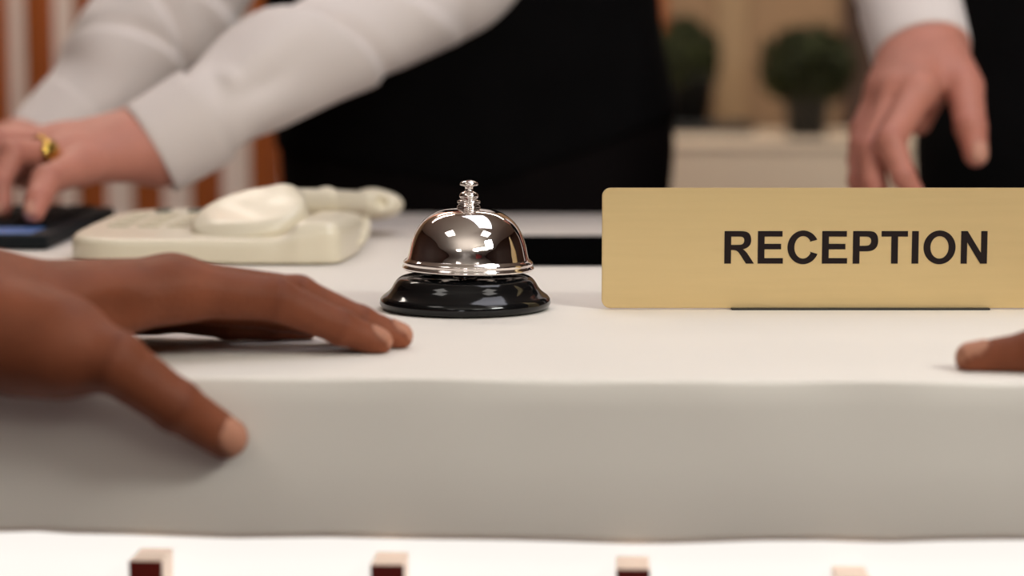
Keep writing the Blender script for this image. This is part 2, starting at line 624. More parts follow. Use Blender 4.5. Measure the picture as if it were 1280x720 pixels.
def cbox(bm, s0, s1, y0, y1, z0, z1, bev=0):
    b2 = bmesh.new()
    box(b2, (s0, y0, z0), (s1, y1, z1), bev)
    mtx = Matrix(((ex.x, ey.x, 0, E0.x), (ex.y, ey.y, 0, E0.y), (0, 0, 1, 0), (0, 0, 0, 1)))
    bmesh.ops.transform(b2, matrix=mtx, verts=b2.verts)
    me = bpy.data.meshes.new('tmp'); b2.to_mesh(me); b2.free(); bm.from_mesh(me); bpy.data.meshes.remove(me)


bm = bmesh.new(); cbox(bm, -.92, .92, .010, .020, .12, zbm + .002); part('light_panel', bm, M['panel'], counter)
bm = bmesh.new(); cbox(bm, -.92, .92, .020, CD - .12, .10, zbm + .002); part('carcass', bm, M['counter'], counter)
bm = bmesh.new(); cbox(bm, -.90, .90, .05, CD - .14, 0, .10); part('plinth', bm, M['black_matte'], counter)
# copper strips standing in front of the lit panel
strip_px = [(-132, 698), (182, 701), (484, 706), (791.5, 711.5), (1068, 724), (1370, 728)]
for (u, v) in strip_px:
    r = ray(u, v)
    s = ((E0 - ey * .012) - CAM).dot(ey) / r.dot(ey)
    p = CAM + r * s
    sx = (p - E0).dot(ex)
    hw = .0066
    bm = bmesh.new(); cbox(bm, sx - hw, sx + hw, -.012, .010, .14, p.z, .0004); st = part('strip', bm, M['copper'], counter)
    bm = bmesh.new(); cbox(bm, sx - hw, sx + hw, -.0128, -.012, .14, p.z, .0002); part('front_face', bm, M['red_face'], st)

# ------------------------------------------------------------------ desk bell
bc = G(581.5, 385.5)
bell = thing('desk_bell', 'silver call bell on a glossy black base left of the sign', 'bell', tuple(bc))
S = bc.y / FPX                     # metres per pixel at the bell
base_prof = [(0, .0006), (.0400, .0006), (.0418, .0012), (.0427, .003), (.0424, .0052), (.0412, .0066)]
base_prof += [tuple(p) for p in smooth_prof([(.0412, .0066), (.0385, .0086), (.0366, .0108), (.0352, .0132), (.0335, .0152), (.0310, .0164), (.026, .0170)], 5)]
base_prof += [(.012, .0172), (0, .0172)]
lathe_obj('base', base_prof, bc, M['black_gloss'], bell, 128)
lathe_obj('post', [(0, .017), (.006, .017), (.006, .021), (.0035, .022), (.0035, .046), (0, .046)], bc, M['chrome'], bell, 32)
dome_out = [(.0318, .0196), (.0326, .0198), (.0329, .0206), (.0326, .0214), (.0319, .0218), (.0320, .0224), (.0324, .0230), (.0322, .0238), (.0312, .0246), (.0303, .0252)]
dome_out += [tuple(p) for p in smooth_prof([(.0303, .0252), (.0297, .0275), (.0285, .0325), (.0262, .0385), (.0228, .0434), (.0180, .0472), (.0125, .0494), (.006, .0503), (.0, .0505)], 8)]
dome_in = [(max(r - .0012, 0), z - .0011) for r, z in reversed(dome_out[10:])] + [(.0302, .0215), (.0308, .0196), (.0318, .0196)]
tilt = Matrix.Translation((0.0012, 0, 0)) @ Matrix.Rotation(math.radians(0.8), 4, 'Y')
lathe_obj('dome', dome_out + dome_in, bc, M['chrome'], bell, 160, tilt)
plung = [(0, .0500), (.0054, .0500), (.0058, .0504), (.0058, .0514), (.0050, .0520), (.0050, .0524), (.0057, .0528), (.0057, .0538), (.0048, .0543), (.0036, .0546)]
plung += [tuple(p) for p in smooth_prof([(.0036, .0546), (.0046, .0556), (.0047, .0566), (.0040, .0578), (.0028, .0584)], 4)]
plung += [(.0020, .0588), (.0019, .0608), (.0028, .0612), (.0044, .0616), (.0046, .0622), (.0042, .0630), (.0030, .0637), (.0014, .0641), (0, .0642)]
lathe_obj('plunger', plung, bc, M['chrome'], bell, 64, tilt)

# ------------------------------------------------------------------ reception sign
SD = 1.0665
sl, sr = P(752.5, 310, SD).x, P(1391, 310, SD).x
zt_, zb_ = P(760, 235, SD).z, P(760, 385.2, SD).z
sign = thing('reception_sign', 'gold desk sign plate reading RECEPTION in black capitals', 'sign', ((sl + sr) / 2, SD, Z0))


def rrect(w, h, r, n=8):
    out = []
    for (cx, cy, a0) in ((w / 2 - r, h / 2 - r, 0), (-w / 2 + r, h / 2 - r, 90), (-w / 2 + r, -h / 2 + r, 180), (w / 2 - r, -h / 2 + r, 270)):
        for k in range(n + 1):
            a = math.radians(a0 + 90 * k / n)
            out.append((cx + r * math.cos(a), cy + r * math.sin(a)))
    return out


bm = bmesh.new()
pts = rrect(sr - sl, zt_ - zb_, .0042)
cxm, czm = (sl + sr) / 2, (zt_ + zb_) / 2
fr = [bm.verts.new((cxm + x, SD, czm + z)) for x, z in pts]
f = bm.faces.new(fr)
r = bmesh.ops.extrude_face_region(bm, geom=[f])
bmesh.ops.translate(bm, vec=(0, .0022, 0), verts=[g for g in r['geom'] if isinstance(g, bmesh.types.BMVert)])
bmesh.ops.bevel(bm, geom=[e for e in bm.edges if abs(e.verts[0].co.y - e.verts[1].co.y) < 1e-6 and abs(e.verts[0].co.y - SD) < 1e-6], offset=.0003, segments=2, affect='EDGES')
part('plate', bm, M['gold'], sign)
bl, br = P(914, 386, SD).x, P(1236, 386, SD).x
bm = bmesh.new(); box(bm, (bl, SD + .0023, Z0 + .0002), (br, SD + .032, Z0 + .012), .0008); box(bm, (bl, SD - .0034, Z0 + .0001), (br, SD + .01, Z0 + .0009), .0002); part('base', bm, M['black_matte'], sign)
bm = bmesh.new(); box(bm, (bl + .01, SD + .0022, Z0 + .0115), (br - .01, SD + .0075, Z0 + .03), .0006); part('support', bm, M['black_matte'], sign)

# lettering outlines in 1000-unit capitals


def bez(p0, p1, p2, p3, n=10):
    out = []
    for k in range(1, n + 1):
        t = k / n
        a = (1 - t) ** 3; b = 3 * t * (1 - t) ** 2; c = 3 * t * t * (1 - t); d = t ** 3
        out.append((a * p0[0] + b * p1[0] + c * p2[0] + d * p3[0], a * p0[1] + b * p1[1] + c * p2[1] + d * p3[1]))
    return out


def earc(cx, cy, rx, ry, a0, a1, n=40):
    return [(cx + rx * math.cos(math.radians(a0 + (a1 - a0) * k / n)), cy + ry * math.sin(math.radians(a0 + (a1 - a0) * k / n))) for k in range(n + 1)]


GL = {}
GL['E'] = (667, [[(73, 0), (73, 716), (604, 716), (604, 595), (218, 595), (218, 436), (577, 436), (577, 315), (218, 315), (218, 121), (618, 121), (618, 0)]])
GL['T'] = (611, [[(234, 0), (234, 595), (21, 595), (21, 716), (590, 716), (590, 595), (379, 595), (379, 0)]])
GL['I'] = (278, [[(68, 0), (68, 716), (213, 716), (213, 0)]])
GL['N'] = (722, [[(74, 0), (74, 716), (214, 716), (508, 238), (508, 716), (642, 716), (642, 0), (497, 0), (208, 467), (208, 0)]])
GL['O'] = (778, [earc(389, 358, 346, 371, 0, 354, 60), earc(389, 358, 197, 247, 0, 354, 60)])
GL['C'] = (722, [earc(386, 358, 339, 371, 27, 337, 50) + [(531, 263)] + earc(384, 358, 188, 247, 331, 38, 40) + [(532, 482)]])
GL['P'] = (667, [[(73, 0), (73, 716), (305, 716)] + bez((305, 716), (450, 716), (490, 712), (525, 696)) + bez((525, 696), (580, 670), (616, 600), (616, 496))
                 + bez((616, 496), (616, 400), (575, 330), (505, 296)) + bez((505, 296), (465, 275), (400, 270), (312, 270)) + [(218, 270), (218, 0)],
                 [(218, 595), (288, 595)] + bez((288, 595), (370, 595), (395, 592), (420, 580)) + bez((420, 580), (448, 563), (465, 535), (465, 494))
                 + bez((465, 494), (465, 450), (445, 420), (410, 404)) + bez((410, 404), (385, 392), (350, 391), (285, 391)) + [(218, 391)]])
GL['R'] = (722, [[(73, 0), (73, 716), (377, 716)] + bez((377, 716), (500, 716), (545, 706), (580, 684)) + bez((580, 684), (625, 655), (650, 595), (650, 515))
                 + bez((650, 515), (650, 410), (590, 335), (470, 318)) + bez((470, 318), (530, 282), (565, 235), (600, 180)) + [(715, 0), (541, 0), (437, 164)]
                 + bez((437, 164), (370, 265), (350, 299), (248, 299)) + [(218, 299), (218, 0)],
                 [(218, 595), (332, 595)] + bez((332, 595), (425, 595), (440, 594), (460, 584)) + bez((460, 584), (488, 570), (500, 545), (500, 508))
                 + bez((500, 508), (500, 470), (483, 438), (450, 424)) + bez((450, 424), (425, 413), (400, 413), (325, 413)) + [(218, 413)]])
u0, u1, vt, vb = 905.5, 1234, 288.8, 329.5
word = 'RECEPTION'
adv = sum(GL[c][0] for c in word)
wx0, wx1 = P(u0, 310, SD).x, P(u1, 310, SD).x
zl0, zl1 = P(1070, vb, SD).z, P(1070, vt, SD).z
kx = (wx1 - wx0) / (adv - 73 - (722 - 642))
kz = (zl1 - zl0) / 716
cu = bpy.data.curves.new('lettering', 'CURVE')
cu.dimensions = '2D'
cu.fill_mode = 'BOTH'
cu.extrude = .00012
pen = -73
for ch in word:
    w, loops = GL[ch]
    for lp in loops:
        sp = cu.splines.new('POLY')
        sp.points.add(len(lp) - 1)
        for i, (x, y) in enumerate(lp):
            sp.points[i].co = ((pen + x) * kx, y * kz, 0, 1)
        sp.use_cyclic_u = True
    pen += w
tmp = bpy.data.objects.new('tmp', cu)
COL.objects.link(tmp)
bpy.context.view_layer.update()
me = bpy.data.meshes.new_from_object(tmp.evaluated_get(bpy.context.evaluated_depsgraph_get()))
bpy.data.objects.remove(tmp)
me.transform(Matrix.Translation((wx0, SD - .0001, zl0)) @ Matrix.Rotation(math.pi / 2, 4, 'X'))
lt = finish(bpy.data.objects.new('lettering', me), M['ink'], None, False)
hang(lt, sign)

# ------------------------------------------------------------------ black tablet behind the bell
ta, tb2, tc2 = G(596, 333), G(792, 333), G(596, 294, .0042)
tab = thing('tablet', 'flat black tablet lying on the counter behind bell and sign', 'tablet', tuple((ta + tb2) / 2))
bm = bmesh.new(); box(bm, (ta.x, ta.y, Z0 + .0003), (tb2.x + .06, tc2.y, Z0 + .0042), .0015, 3); part('shell', bm, M['slate'], tab, False)
bm = bmesh.new(); box(bm, (ta.x + .012, ta.y + .012, Z0 + .004), (tb2.x + .048, tc2.y - .012, Z0 + .0044)); part('screen', bm, M['slate'], tab)

# ------------------------------------------------------------------ keyboard at the left
ka = G(62, 313)
kb = thing('keyboard', 'black keyboard with a blue glow under the left receptionist\'s hand', 'keyboard', (ka.x - .2, ka.y + .1, Z0))
KX0, KX1, KY0, KY1 = ka.x - .40, ka.x - .001, ka.y, ka.y + .235
bm = bmesh.new(); box(bm, (KX0, KY0, Z0 + .0003), (KX1, KY1, Z0 + .010), .0025, 3); part('shell', bm, M['kbd'], kb)
bm = bmesh.new(); box(bm, (KX0 + .01, KY0 + .006, Z0 + .0097), (KX1 - .012, KY0 + .05, Z0 + .0106), .0003); part('light_strip', bm, M['blue'], kb)
bm = bmesh.new()
for ry in range(7):
    for rx in range(18):
        xx = KX1 - .012 - rx * .0205
        yy = KY0 + .060 + ry * .0235
        box(bm, (xx - .0185, yy, Z0 + .0097), (xx, yy + .0205, Z0 + .0125), .0015, 1)
part('keys', bm, M['keys'], kb)

# ------------------------------------------------------------------ telephone
pf0, pf1 = G(64, 331), G(420, 333)
tel = thing('telephone', 'ivory desk telephone with handset lying askew, left of the bell', 'telephone', tuple((pf0 + pf1) / 2))
px = Vector((1, -.07, 0)).normalized()
py = Vector((-px.y, px.x, 0))
pr_ = np.array([[px.x, py.x, 0], [px.y, py.y, 0], [0, 0, 1.0]])
fw = (pf1 - pf0).length
mid = (pf0 + pf1) / 2
pd = .175
cb = mid + py * (pd / 2)


def loc_pt(a, b, z):               # phone coordinates -> world
    q = mid + px * a + py * b
    return (q.x, q.y, Z0 + z)


def tel_base(X):
    # low wedge body with well rounded corners
    body = rbox(X, loc_pt(0, pd / 2, .0055), (fw / 2, pd / 2, .0155), .012, pr_)
    rel = X - np.array(loc_pt(0, 0, 0))
    lb = rel @ np.array([py.x, py.y, 0])
    la = rel @ np.array([px.x, px.y, 0])
    top = rel[..., 2] - (.0150 + .035 * np.clip(lb, 0, pd))
    corner = ((np.abs(la) / (fw / 2)) ** 4 + (np.abs(lb - pd / 2) / (pd / 2)) ** 4) ** .25 - 1
    body = smax(rbox(X, loc_pt(0, pd / 2, .010), (fw / 2, pd / 2, .020), .010, pr_), top, .006)
    body = smax(body, corner * .06, .004)
    # raised cradle at the right end
    a_ = fw / 2
    crad = rbox(X, loc_pt(a_ - .014, .050, .009), (.014, .042, .0165), .008, pr_)
    d = smin(body, crad, .014)
    return np.maximum(d, -(X[..., 2] - Z0 - .0006))


lo = np.array([mid.x - .13, mid.y - .07, Z0 - .003]); hi = np.array([mid.x + .16, mid.y + .25, Z0 + .05])
tb_o = np_mesh('base', [nets(tel_base, lo, hi, .0017)], M['ivory'], tel)
h1, h2, h3, h4 = P(312, 276, 1.325), P(360, 252, 1.35), P(408, 251, 1.41), P(464, 254, 1.49)
tiltv = Vector((.95, .12, .24)).normalized()     # the near cup rises to the right
cu_ = (Vector((-.2, -.42, 1)) - tiltv * tiltv.dot(Vector((-.2, -.42, 1)))).normalized()
cs_ = cu_.cross(tiltv)
Rm = np.array([[tiltv.x, cs_.x, cu_.x], [tiltv.y, cs_.y, cu_.y], [tiltv.z, cs_.z, cu_.z]])


def rcyl(X, c, rot, rx, ry, hh, rnd):
    p = (X - np.array(c)) @ rot
    q = np.sqrt((p[..., 0] / rx) ** 2 + (p[..., 1] / ry) ** 2)
    dr = (q - 1) * min(rx, ry)
    dome = hh - .10 * (q ** 2) * hh * 2
    dz = np.maximum(p[..., 2] - dome, -p[..., 2] - hh)
    a_, b_ = dr + rnd, dz + rnd
    return np.minimum(np.maximum(a_, b_), 0) + np.sqrt(np.maximum(a_, 0) ** 2 + np.maximum(b_, 0) ** 2) - rnd


def handset(X):
    c1 = rcyl(X, h1, Rm, .0360, .0330, .0085, .0035)
    hn = chain(X, [h1 + Vector((.020, .012, .0035)), h2, h3, h4], [.0095, .0085, .0078, .0075], .006)
    c1 = smin(c1, rcyl(X, h1 + Vector((.003, .004, -.0065)), np.eye(3), .0320, .0300, .0075, .004), .010)
    d = smin(c1, hn, .009)
    c2 = ell(X, h4 + Vector((.002, 0, -.001)), (.0205, .022, .0102))
    d = smin(d, c2, .008)
    dent = ell(X, P(477, 252, 1.472), (.0045, .007, .0045))
    return smax(d, -dent, .002)


allp = np.array([h1, h2, h3, h4])
np_mesh('handset', [nets(handset, allp.min(0) - .05, allp.max(0) + .05, .0016)], M['ivory'], tel)
# keypad buttons and display on the far left part of the top
for rr in range(4):
    for cc in range(3):
        a, b = -.062 + cc * .019, .070 + rr * .019
        z = .0150 + .035 * b - .0006
        o = np.array(loc_pt(a, b, z))
        b2 = bmesh.new(); box(b2, (-.0065, -.005, 0), (.0065, .005, .0022), .0012, 2)
        bmesh.ops.transform(b2, matrix=Matrix.Translation(o) @ Matrix.Rotation(math.atan2(px.y, px.x), 4, 'Z'), verts=b2.verts)
        part('button', b2, M['ivory_dark'], tel, True)
for a in (-.052, -.030):
    b2 = bmesh.new(); box(b2, (-.0045, -.007, 0), (.0045, .007, .0022), .0008, 2)
    bmesh.ops.transform(b2, matrix=Matrix.Translation(np.array(loc_pt(a, .150, .0199))) @ Matrix.Rotation(math.atan2(px.y, px.x), 4, 'Z'), verts=b2.verts)
    fb = part('function_button', b2, M['screen'], tel, True)
    fb['label'] = 'grey button'
# coiled cord lying along the right end of the phone
c0_, c1_, c2_ = Vector(loc_pt(fw / 2 - .012, .040, .009)), Vector(loc_pt(fw / 2 + .012, .055, .005)), h4 + Vector((-.006, -.004, -.010))
pts, rad_ = [], []
NT = 420
for i in range(NT):
    t = i / (NT - 1)
    c = c0_ * (1 - t) ** 2 + c1_ * 2 * t * (1 - t) + c2_ * t * t
    tg = ((c1_ - c0_) * (1 - t) + (c2_ - c1_) * t).normalized()
    n1 = tg.cross(Vector((0, 0, 1))).normalized(); n2 = n1.cross(tg)
    a = t * 2 * math.pi * 20
    pts.append(c + n1 * .0038 * math.cos(a) + n2 * .0038 * math.sin(a)); rad_.append(.0013)
part('coiled_cord', bm_from(*tube_mesh(pts, rad_, 8)), M['ivory'], tel, True)


# ------------------------------------------------------------------ hands
def hand_piece(meta, fingers, thumb, arm, h, nails, tonef, kpalm=.012, kfin=.008, pad=.03, hollows=(), rest=None):
    """meta: list of (wrist point, knuckle, r0, r1); fingers: list of (points, radii); thumb the same; arm: (points, radii)"""
    allp = [p for m_ in meta for p in m_[:2]] + [p for f_ in fingers + [thumb] for p in f_[0]] + list(arm[0])
    A_ = np.array([tuple(p) for p in allp])
    lo, hi = A_.min(0) - pad - .012, A_.max(0) + pad + .012

    def palm(X):
        d = None
        for w, kn, r0, r1 in meta:
            c = cone(X, w, kn, r0, r1)
            d = c if d is None else smin(d, c, kpalm)
        return smin(d, chain(X, arm[0], arm[1], .01), .02)

    def fins(X):
        d = None
        for pts_, rs in fingers + [thumb]:
            c = chain(X, pts_, rs, .0022)
            for q in (1, 2):
                if q < len(pts_) - 1:
                    p_ = np.array(pts_[q])
                    c = smin(c, np.sqrt(((X - p_) ** 2).sum(-1)) - rs[q], .002)
            d = c if d is None else smin(d, c, .0016)
        return d

    def func(X):
        d = smin(palm(X), fins(X), kfin)
        for hc, hr, hk in hollows:
            d = smax(d, -ell(X, hc, hr), hk)
        if rest is not None:          # flesh flattens against what it rests on
            d = np.maximum(d, -rest(X))
        return d
    V, Q = nets(func, lo, hi, h)
    C = np.ones((len(V), 3))
    # colour: nails and knuckle creases
    for pts_, rs in fingers + [thumb]:
        for q in range(1, len(pts_) - 1):
            dd = np.sqrt(((V - np.array(pts_[q])) ** 2).sum(1))
            w = np.exp(-(dd / (rs[q] * 1.25)) ** 2) * .5
            ax_ = np.array(pts_[q + 1]) - np.array(pts_[q - 1])
            al_ = (V - np.array(pts_[q])) @ (ax_ / np.linalg.norm(ax_))
            w = w + .55 * np.exp(-(al_ / .0016) ** 2) * (dd < rs[q] * 1.6)
            C *= 1 - w[:, None] * np.array(tonef['joint'])
        dd = np.sqrt(((V - np.array(pts_[-1])) ** 2).sum(1))
        w = np.exp(-(dd / (rs[-1] * 1.7)) ** 2)
        C *= 1 + w[:, None] * np.array(tonef['tip'])
    for (tip, back, nrm, hl, hw, r) in nails:
        tip, back, nrm = Vector(tip), Vector(back), Vector(nrm)
        ax = (tip - back).normalized()
        nrm = (nrm - ax * nrm.dot(ax)).normalized()
        sd = ax.cross(nrm)
        rel = V - np.array(tip + ax * r * .05)
        la, lw, ln = rel @ np.array(ax), rel @ np.array(sd), rel @ np.array(nrm)
        q = (np.abs(la) / hl) ** 3 + (np.abs(lw) / hw) ** 3
        m_ = np.clip((1.15 - q) / .3, 0, 1) * (ln > r * .15)
        C = C * (1 - m_[:, None]) + np.array(tonef['nail']) * m_[:, None]
        ring_ = np.exp(-((q - 1.25) / .35) ** 2) * (ln > r * .15)
        C *= 1 - .22 * ring_[:, None]
        V = V + (m_ * .0005 - ring_ * .0004)[:, None] * np.array(nrm)
    return V, Q, C


def on_counter(X):
    ye = E0.y + (X[..., 0] - E0.x) * math.tan(eyaw)
    return np.maximum(X[..., 2] - Z0 - .0004, ye - .0008 - X[..., 1])


DT = dict(joint=(.25, .30, .32), tip=(.25, .28, .30), nail=(2.3, 3.5, 4.8))
PT = dict(joint=(.16, .26, .24), tip=(.05, -.05, -.04), nail=(1.12, 1.35, 1.35))

# ---- the guest's left hand, flat on the counter
mI = [P(222, 362, .896), P(345, 374, .905), P(425, 409, .911), P(473, 428.5, .915)]
mM = [P(214, 357, .917), P(372, 371, .922), P(450, 404, .927), P(499, 421, .930)]
mR = [P(198, 370, .938), P(350, 390, .940), P(414, 405, .942), P(456, 411, .944)]
mL = [P(186, 384, .957), P(286, 403, .955), P(342, 409, .956), P(384, 411, .958)]
th = [P(30, 428, .838), P(142, 452, .826), P(220, 507, .832), P(282, 547, .842)]
meta = [(P(-40, 405, .850), mI[0], .0225, .0122), (P(-45, 397, .868), mM[0], .0225, .0122), (P(-50, 393, .888), mR[0], .021, .0112), (P(-50, 390, .905), mL[0], .019, .0105),
        (P(-60, 408, .840), P(70, 430, .832), .023, .0205)]
arm_d = ([P(-45, 392, .862), P(-220, 415, .805), P(-520, 455, .74), P(-800, 470, .68)], [.0245, .029, .036, .04])
hp = hand_piece(meta, [(mI, [.0118, .0090, .0074, .0060]), (mM, [.0118, .0090, .0074, .0060]), (mR, [.011, .0083, .0068, .0056]), (mL, [.010, .0074, .006, .0050])],
                (th, [.019, .0122, .0102, .0086]), arm_d, .0013,
                [(th[3] + Vector((.0018, 0, -.0008)), th[2], Vector((.25, -.85, .5)), .0088, .0072, .0086),
                 (mI[3], mI[2], Vector((.25, -.15, 1)), .006, .0048, .006), (mM[3], mM[2], Vector((.3, -.05, 1)), .006, .0048, .006)], DT, kpalm=.013, kfin=.009, hollows=[(P(160, 394, .858), (.0135, .012, .0095), .008)], rest=on_counter)
g1 = thing('person', 'dark-skinned left hand flat on the white counter, thumb hanging over the front edge', 'person', tuple(G(150, 440)))
np_mesh('body', [hp], M['skin_dark'], g1)

# ---- the guest's right hand: only a thumb end comes into the picture at the right edge
th2 = [P(1500, 398, .845), P(1375, 424, .858), P(1290, 441, .863), P(1214, 448.5, .866)]
f1 = [P(1470, 365, .90), P(1400, 378, .935), P(1405, 415, .935), P(1440, 424, .925)]
f2 = [P(1490, 360, .92), P(1425, 370, .955), P(1425, 405, .955), P(1460, 415, .945)]
f3 = [P(1510, 362, .94), P(1450, 370, .972), P(1450, 400, .972), P(1480, 408, .962)]
f4 = [P(1530, 368, .958), P(1480, 375, .985), P(1478, 398, .985), P(1505, 404, .975)]
meta2 = [(P(1700, 385, .82), f1[0], .02, .012), (P(1700, 375, .84), f2[0], .02, .012), (P(1705, 375, .86), f3[0], .02, .0115), (P(1710, 380, .875), f4[0], .018, .0105),
         (P(1690, 395, .82), P(1520, 398, .848), .02, .017)]
arm2 = ([P(1710, 385, .845), P(1850, 400, .80), P(2050, 420, .72)], [.026, .028, .033])
hp2 = hand_piece(meta2, [(f1, [.0118, .0095, .008, .007]), (f2, [.0118, .0095, .008, .007]), (f3, [.011, .009, .0075, .0065]), (f4, [.010, .008, .007, .006])],
                 (th2, [.017, .0118, .0088, .0066]), arm2, .0016, [(th2[3], th2[2], Vector((-.2, -.35, 1)), .0074, .0052, .0066)], DT, kpalm=.014, kfin=.010, rest=on_counter)
g2 = thing('person', 'tip of a dark-skinned thumb resting on the counter below the gold sign', 'person', tuple(G(1400, 455)))
np_mesh('body', [hp2], M['skin_dark'], g2)


# ------------------------------------------------------------------ receptionists
def spline(pts, n):
    """pts: list of (Vector, r); Catmull-Rom resampling"""
    q = [np.array(tuple(p) + (r,)) for p, r in pts]
    out = []
    m_ = len(q) - 1
    for k in range(n):
        t = k / (n - 1) * m_
        i = min(int(t), m_ - 1)
        f_ = t - i
        p0, p1, p2, p3 = q[max(i - 1, 0)], q[i], q[i + 1], q[min(i + 2, m_)]
        out.append(.5 * (2 * p1 + (p2 - p0) * f_ + (2 * p0 - 5 * p1 + 4 * p2 - p3) * f_ ** 2 + (3 * p1 - p0 - 3 * p2 + p3) * f_ ** 3))
    return [Vector(o[:3]) for o in out], [float(o[3]) for o in out]


def sleeve(pts, seed, amp=.004, squash=1.0, n=260, seg=96, folds=(), ridges=()):
    path, rad = spline(pts, n)
    rg = np.random.default_rng(seed)
    waves = [(rg.uniform(10, 34), rg.integers(1, 4), rg.uniform(0, 6.28), rg.uniform(.2, 1)) for _ in range(7)]

    def disp(s, th_):
        v = sum(a * math.sin(f_ * s + m_ * th_ + p_) for f_, m_, p_, a in waves) / 3.0
        e = min(1, s * 6)
        d_ = amp * v * e
        for (s0, t0, ws, wt, a, sk) in folds:
            dt = (th_ - t0 + math.pi) % (2 * math.pi) - math.pi
            d_ += a * math.exp(-((s - s0 - sk * dt) / ws) ** 2 - (dt / wt) ** 2)
        for (s0, k_, up_w, dn_w, a, b, t0, tw) in ridges:     # an oblique fold: slow rise, sharp drop behind it
            dt = (th_ - t0 + math.pi) % (2 * math.pi) - math.pi
            x_ = s - s0 - k_ * dt
            g_ = math.exp(-(dt / tw) ** 2)
            d_ += g_ * (a * math.exp(-(x_ / up_w) ** 2) if x_ < 0 else a * math.exp(-(x_ / (dn_w * .6)) ** 2) - b * math.exp(-((x_ - dn_w) / dn_w) ** 2))
        return d_
    return to_nets(tube_mesh(path, rad, seg, disp, squash, cap=False))


def cuff(a, b, ra, rb, squash=1.0, seg=80):
    """short flared tube with a turned-in rim, from the opening a towards b"""
    n = 26
    path, rad = [], []
    for i in range(10):                       # inner wall first
        t = 1 - i / 9
        path.append(a.lerp(b, t * .8)); rad.append((ra + (rb - ra) * t * .8) - .0022)
    path.append(a - (b - a) * .006); rad.append(ra - .0010)
    for i in range(n):
        t = i / (n - 1)
        path.append(a.lerp(b, t)); rad.append(ra + (rb - ra) * t + .0008 + (.0006 if .05 < t < .93 else 0))
    # frames are fixed along the straight axis
    ax = (b - a).normalized()
    up_ = (Vector((0, 0, 1)) - ax * ax.z).normalized(); bn = ax.cross(up_)
    V, F = [], []
    for p, r in zip(path, rad):
        for k in range(seg):
            th_ = 2 * math.pi * k / seg
            w = 1 + .02 * math.sin(2 * th_ + 1) + .012 * math.sin(3 * th_)
            V.append(p + up_ * (r * w * math.cos(th_)) + bn * (r * w * squash * math.sin(th_)))
    for i in range(len(path) - 1):
        for k in range(seg):
            k2 = (k + 1) % seg
            F.append((i * seg + k, i * seg + k2, (i + 1) * seg + k2, (i + 1) * seg + k))
    return to_nets((V, F))


def torso_sdf(ch, sh, grow):
    """ch: list of (point, r) spine; sh: (left shoulder, right shoulder, r); cross-section is flattened front to back"""
    def f_(X):
        Y = X.copy()
        y0 = ch[0][0].y
        K = 1.5
        Y[..., 1] = (X[..., 1] - y0) * K + y0
        def T(p):
            return (p.x, (p.y - y0) * K + y0, p.z)
        d = chain(Y, [T(p) for p, r in ch], [r + grow for p, r in ch], .05)
        s = cone(Y, T(sh[0]), T(sh[1]), sh[2] + grow, sh[2] + grow)
        return smin(d, s, .12) / 1.2
    return f_


def head_pieces(neck_base, head_c, fwd):
    fwd = fwd.normalized()
    sd = fwd.cross(Vector((0, 0, 1))).normalized()
    upd = sd.cross(fwd)
    R_ = np.array([[sd.x, fwd.x, upd.x], [sd.y, fwd.y, upd.y], [sd.z, fwd.z, upd.z]])

    def w(a, b, c):
        return head_c + sd * a + fwd * b + upd * c

    def skin(X):
        d = ell(X, w(0, -.01, .025), (.074, .094, .092), R_)
        d = smin(d, ell(X, w(0, .03, -.055), (.052, .055, .058), R_), .035)
        d = smin(d, cone(X, w(0, .088, .012), w(0, .112, -.022), .008, .013), .012)
        for s in (-1, 1):
            d = smax(d, -ell(X, w(s * .031, .098, .014), (.018, .012, .011), R_), .01)
            d = smin(d, ell(X, w(s * .031, .078, .012), (.013, .013, .012), R_), .004)
            d = smin(d, ell(X, w(s * .078, -.005, .0), (.009, .018, .031), R_), .006)
        d = smin(d, ell(X, w(0, .084, -.058), (.024, .010, .006), R_), .006)
        d = smin(d, ell(X, w(0, .080, -.069), (.021, .011, .007), R_), .006)
        d = smin(d, cone(X, neck_base, w(0, -.02, -.05), .06, .055), .03)
        return d

    def hair(X):
        d = ell(X, w(0, -.018, .035), (.082, .098, .096), R_)
        cutp = (X - np.array(w(0, .03, .055))) @ np.array(fwd * .8 - upd * .55)
        return smax(d, cutp, .02)
    c = np.array(head_c)
    nb = np.array(neck_base)
    lo, hi = np.minimum(c - .16, nb - .09), np.maximum(c + .16, nb + .09)
    return nets(skin, lo, hi, .004), nets(hair, c - .16, c + .16, .004)


def legs_piece(hip, feet, grow=0.0):
    def f_(X):
        d = None
        for s, ft in zip((-1, 1), feet):
            a = hip + Vector((s * .09, 0, -.02))
            kn = a.lerp(ft, .5) + Vector((0, -.01, 0))
            c = chain(X, [a, kn, ft + Vector((0, 0, .03))], [.095, .072, .062], .02)
            d = c if d is None else smin(d, c, .03)
        return d
    return f_


def shoe(ft):
    def f_(X):
        d = smin(ell(X, ft + Vector((0, -.06, .035)), (.047, .12, .042)), ell(X, ft + Vector((0, .02, .055)), (.04, .055, .055)), .02)
        return np.maximum(d, .003 - X[..., 2])
    return nets(f_, np.array(ft) - np.array([.08, .22, .05]), np.array(ft) + np.array([.08, .12, .14]), .005)


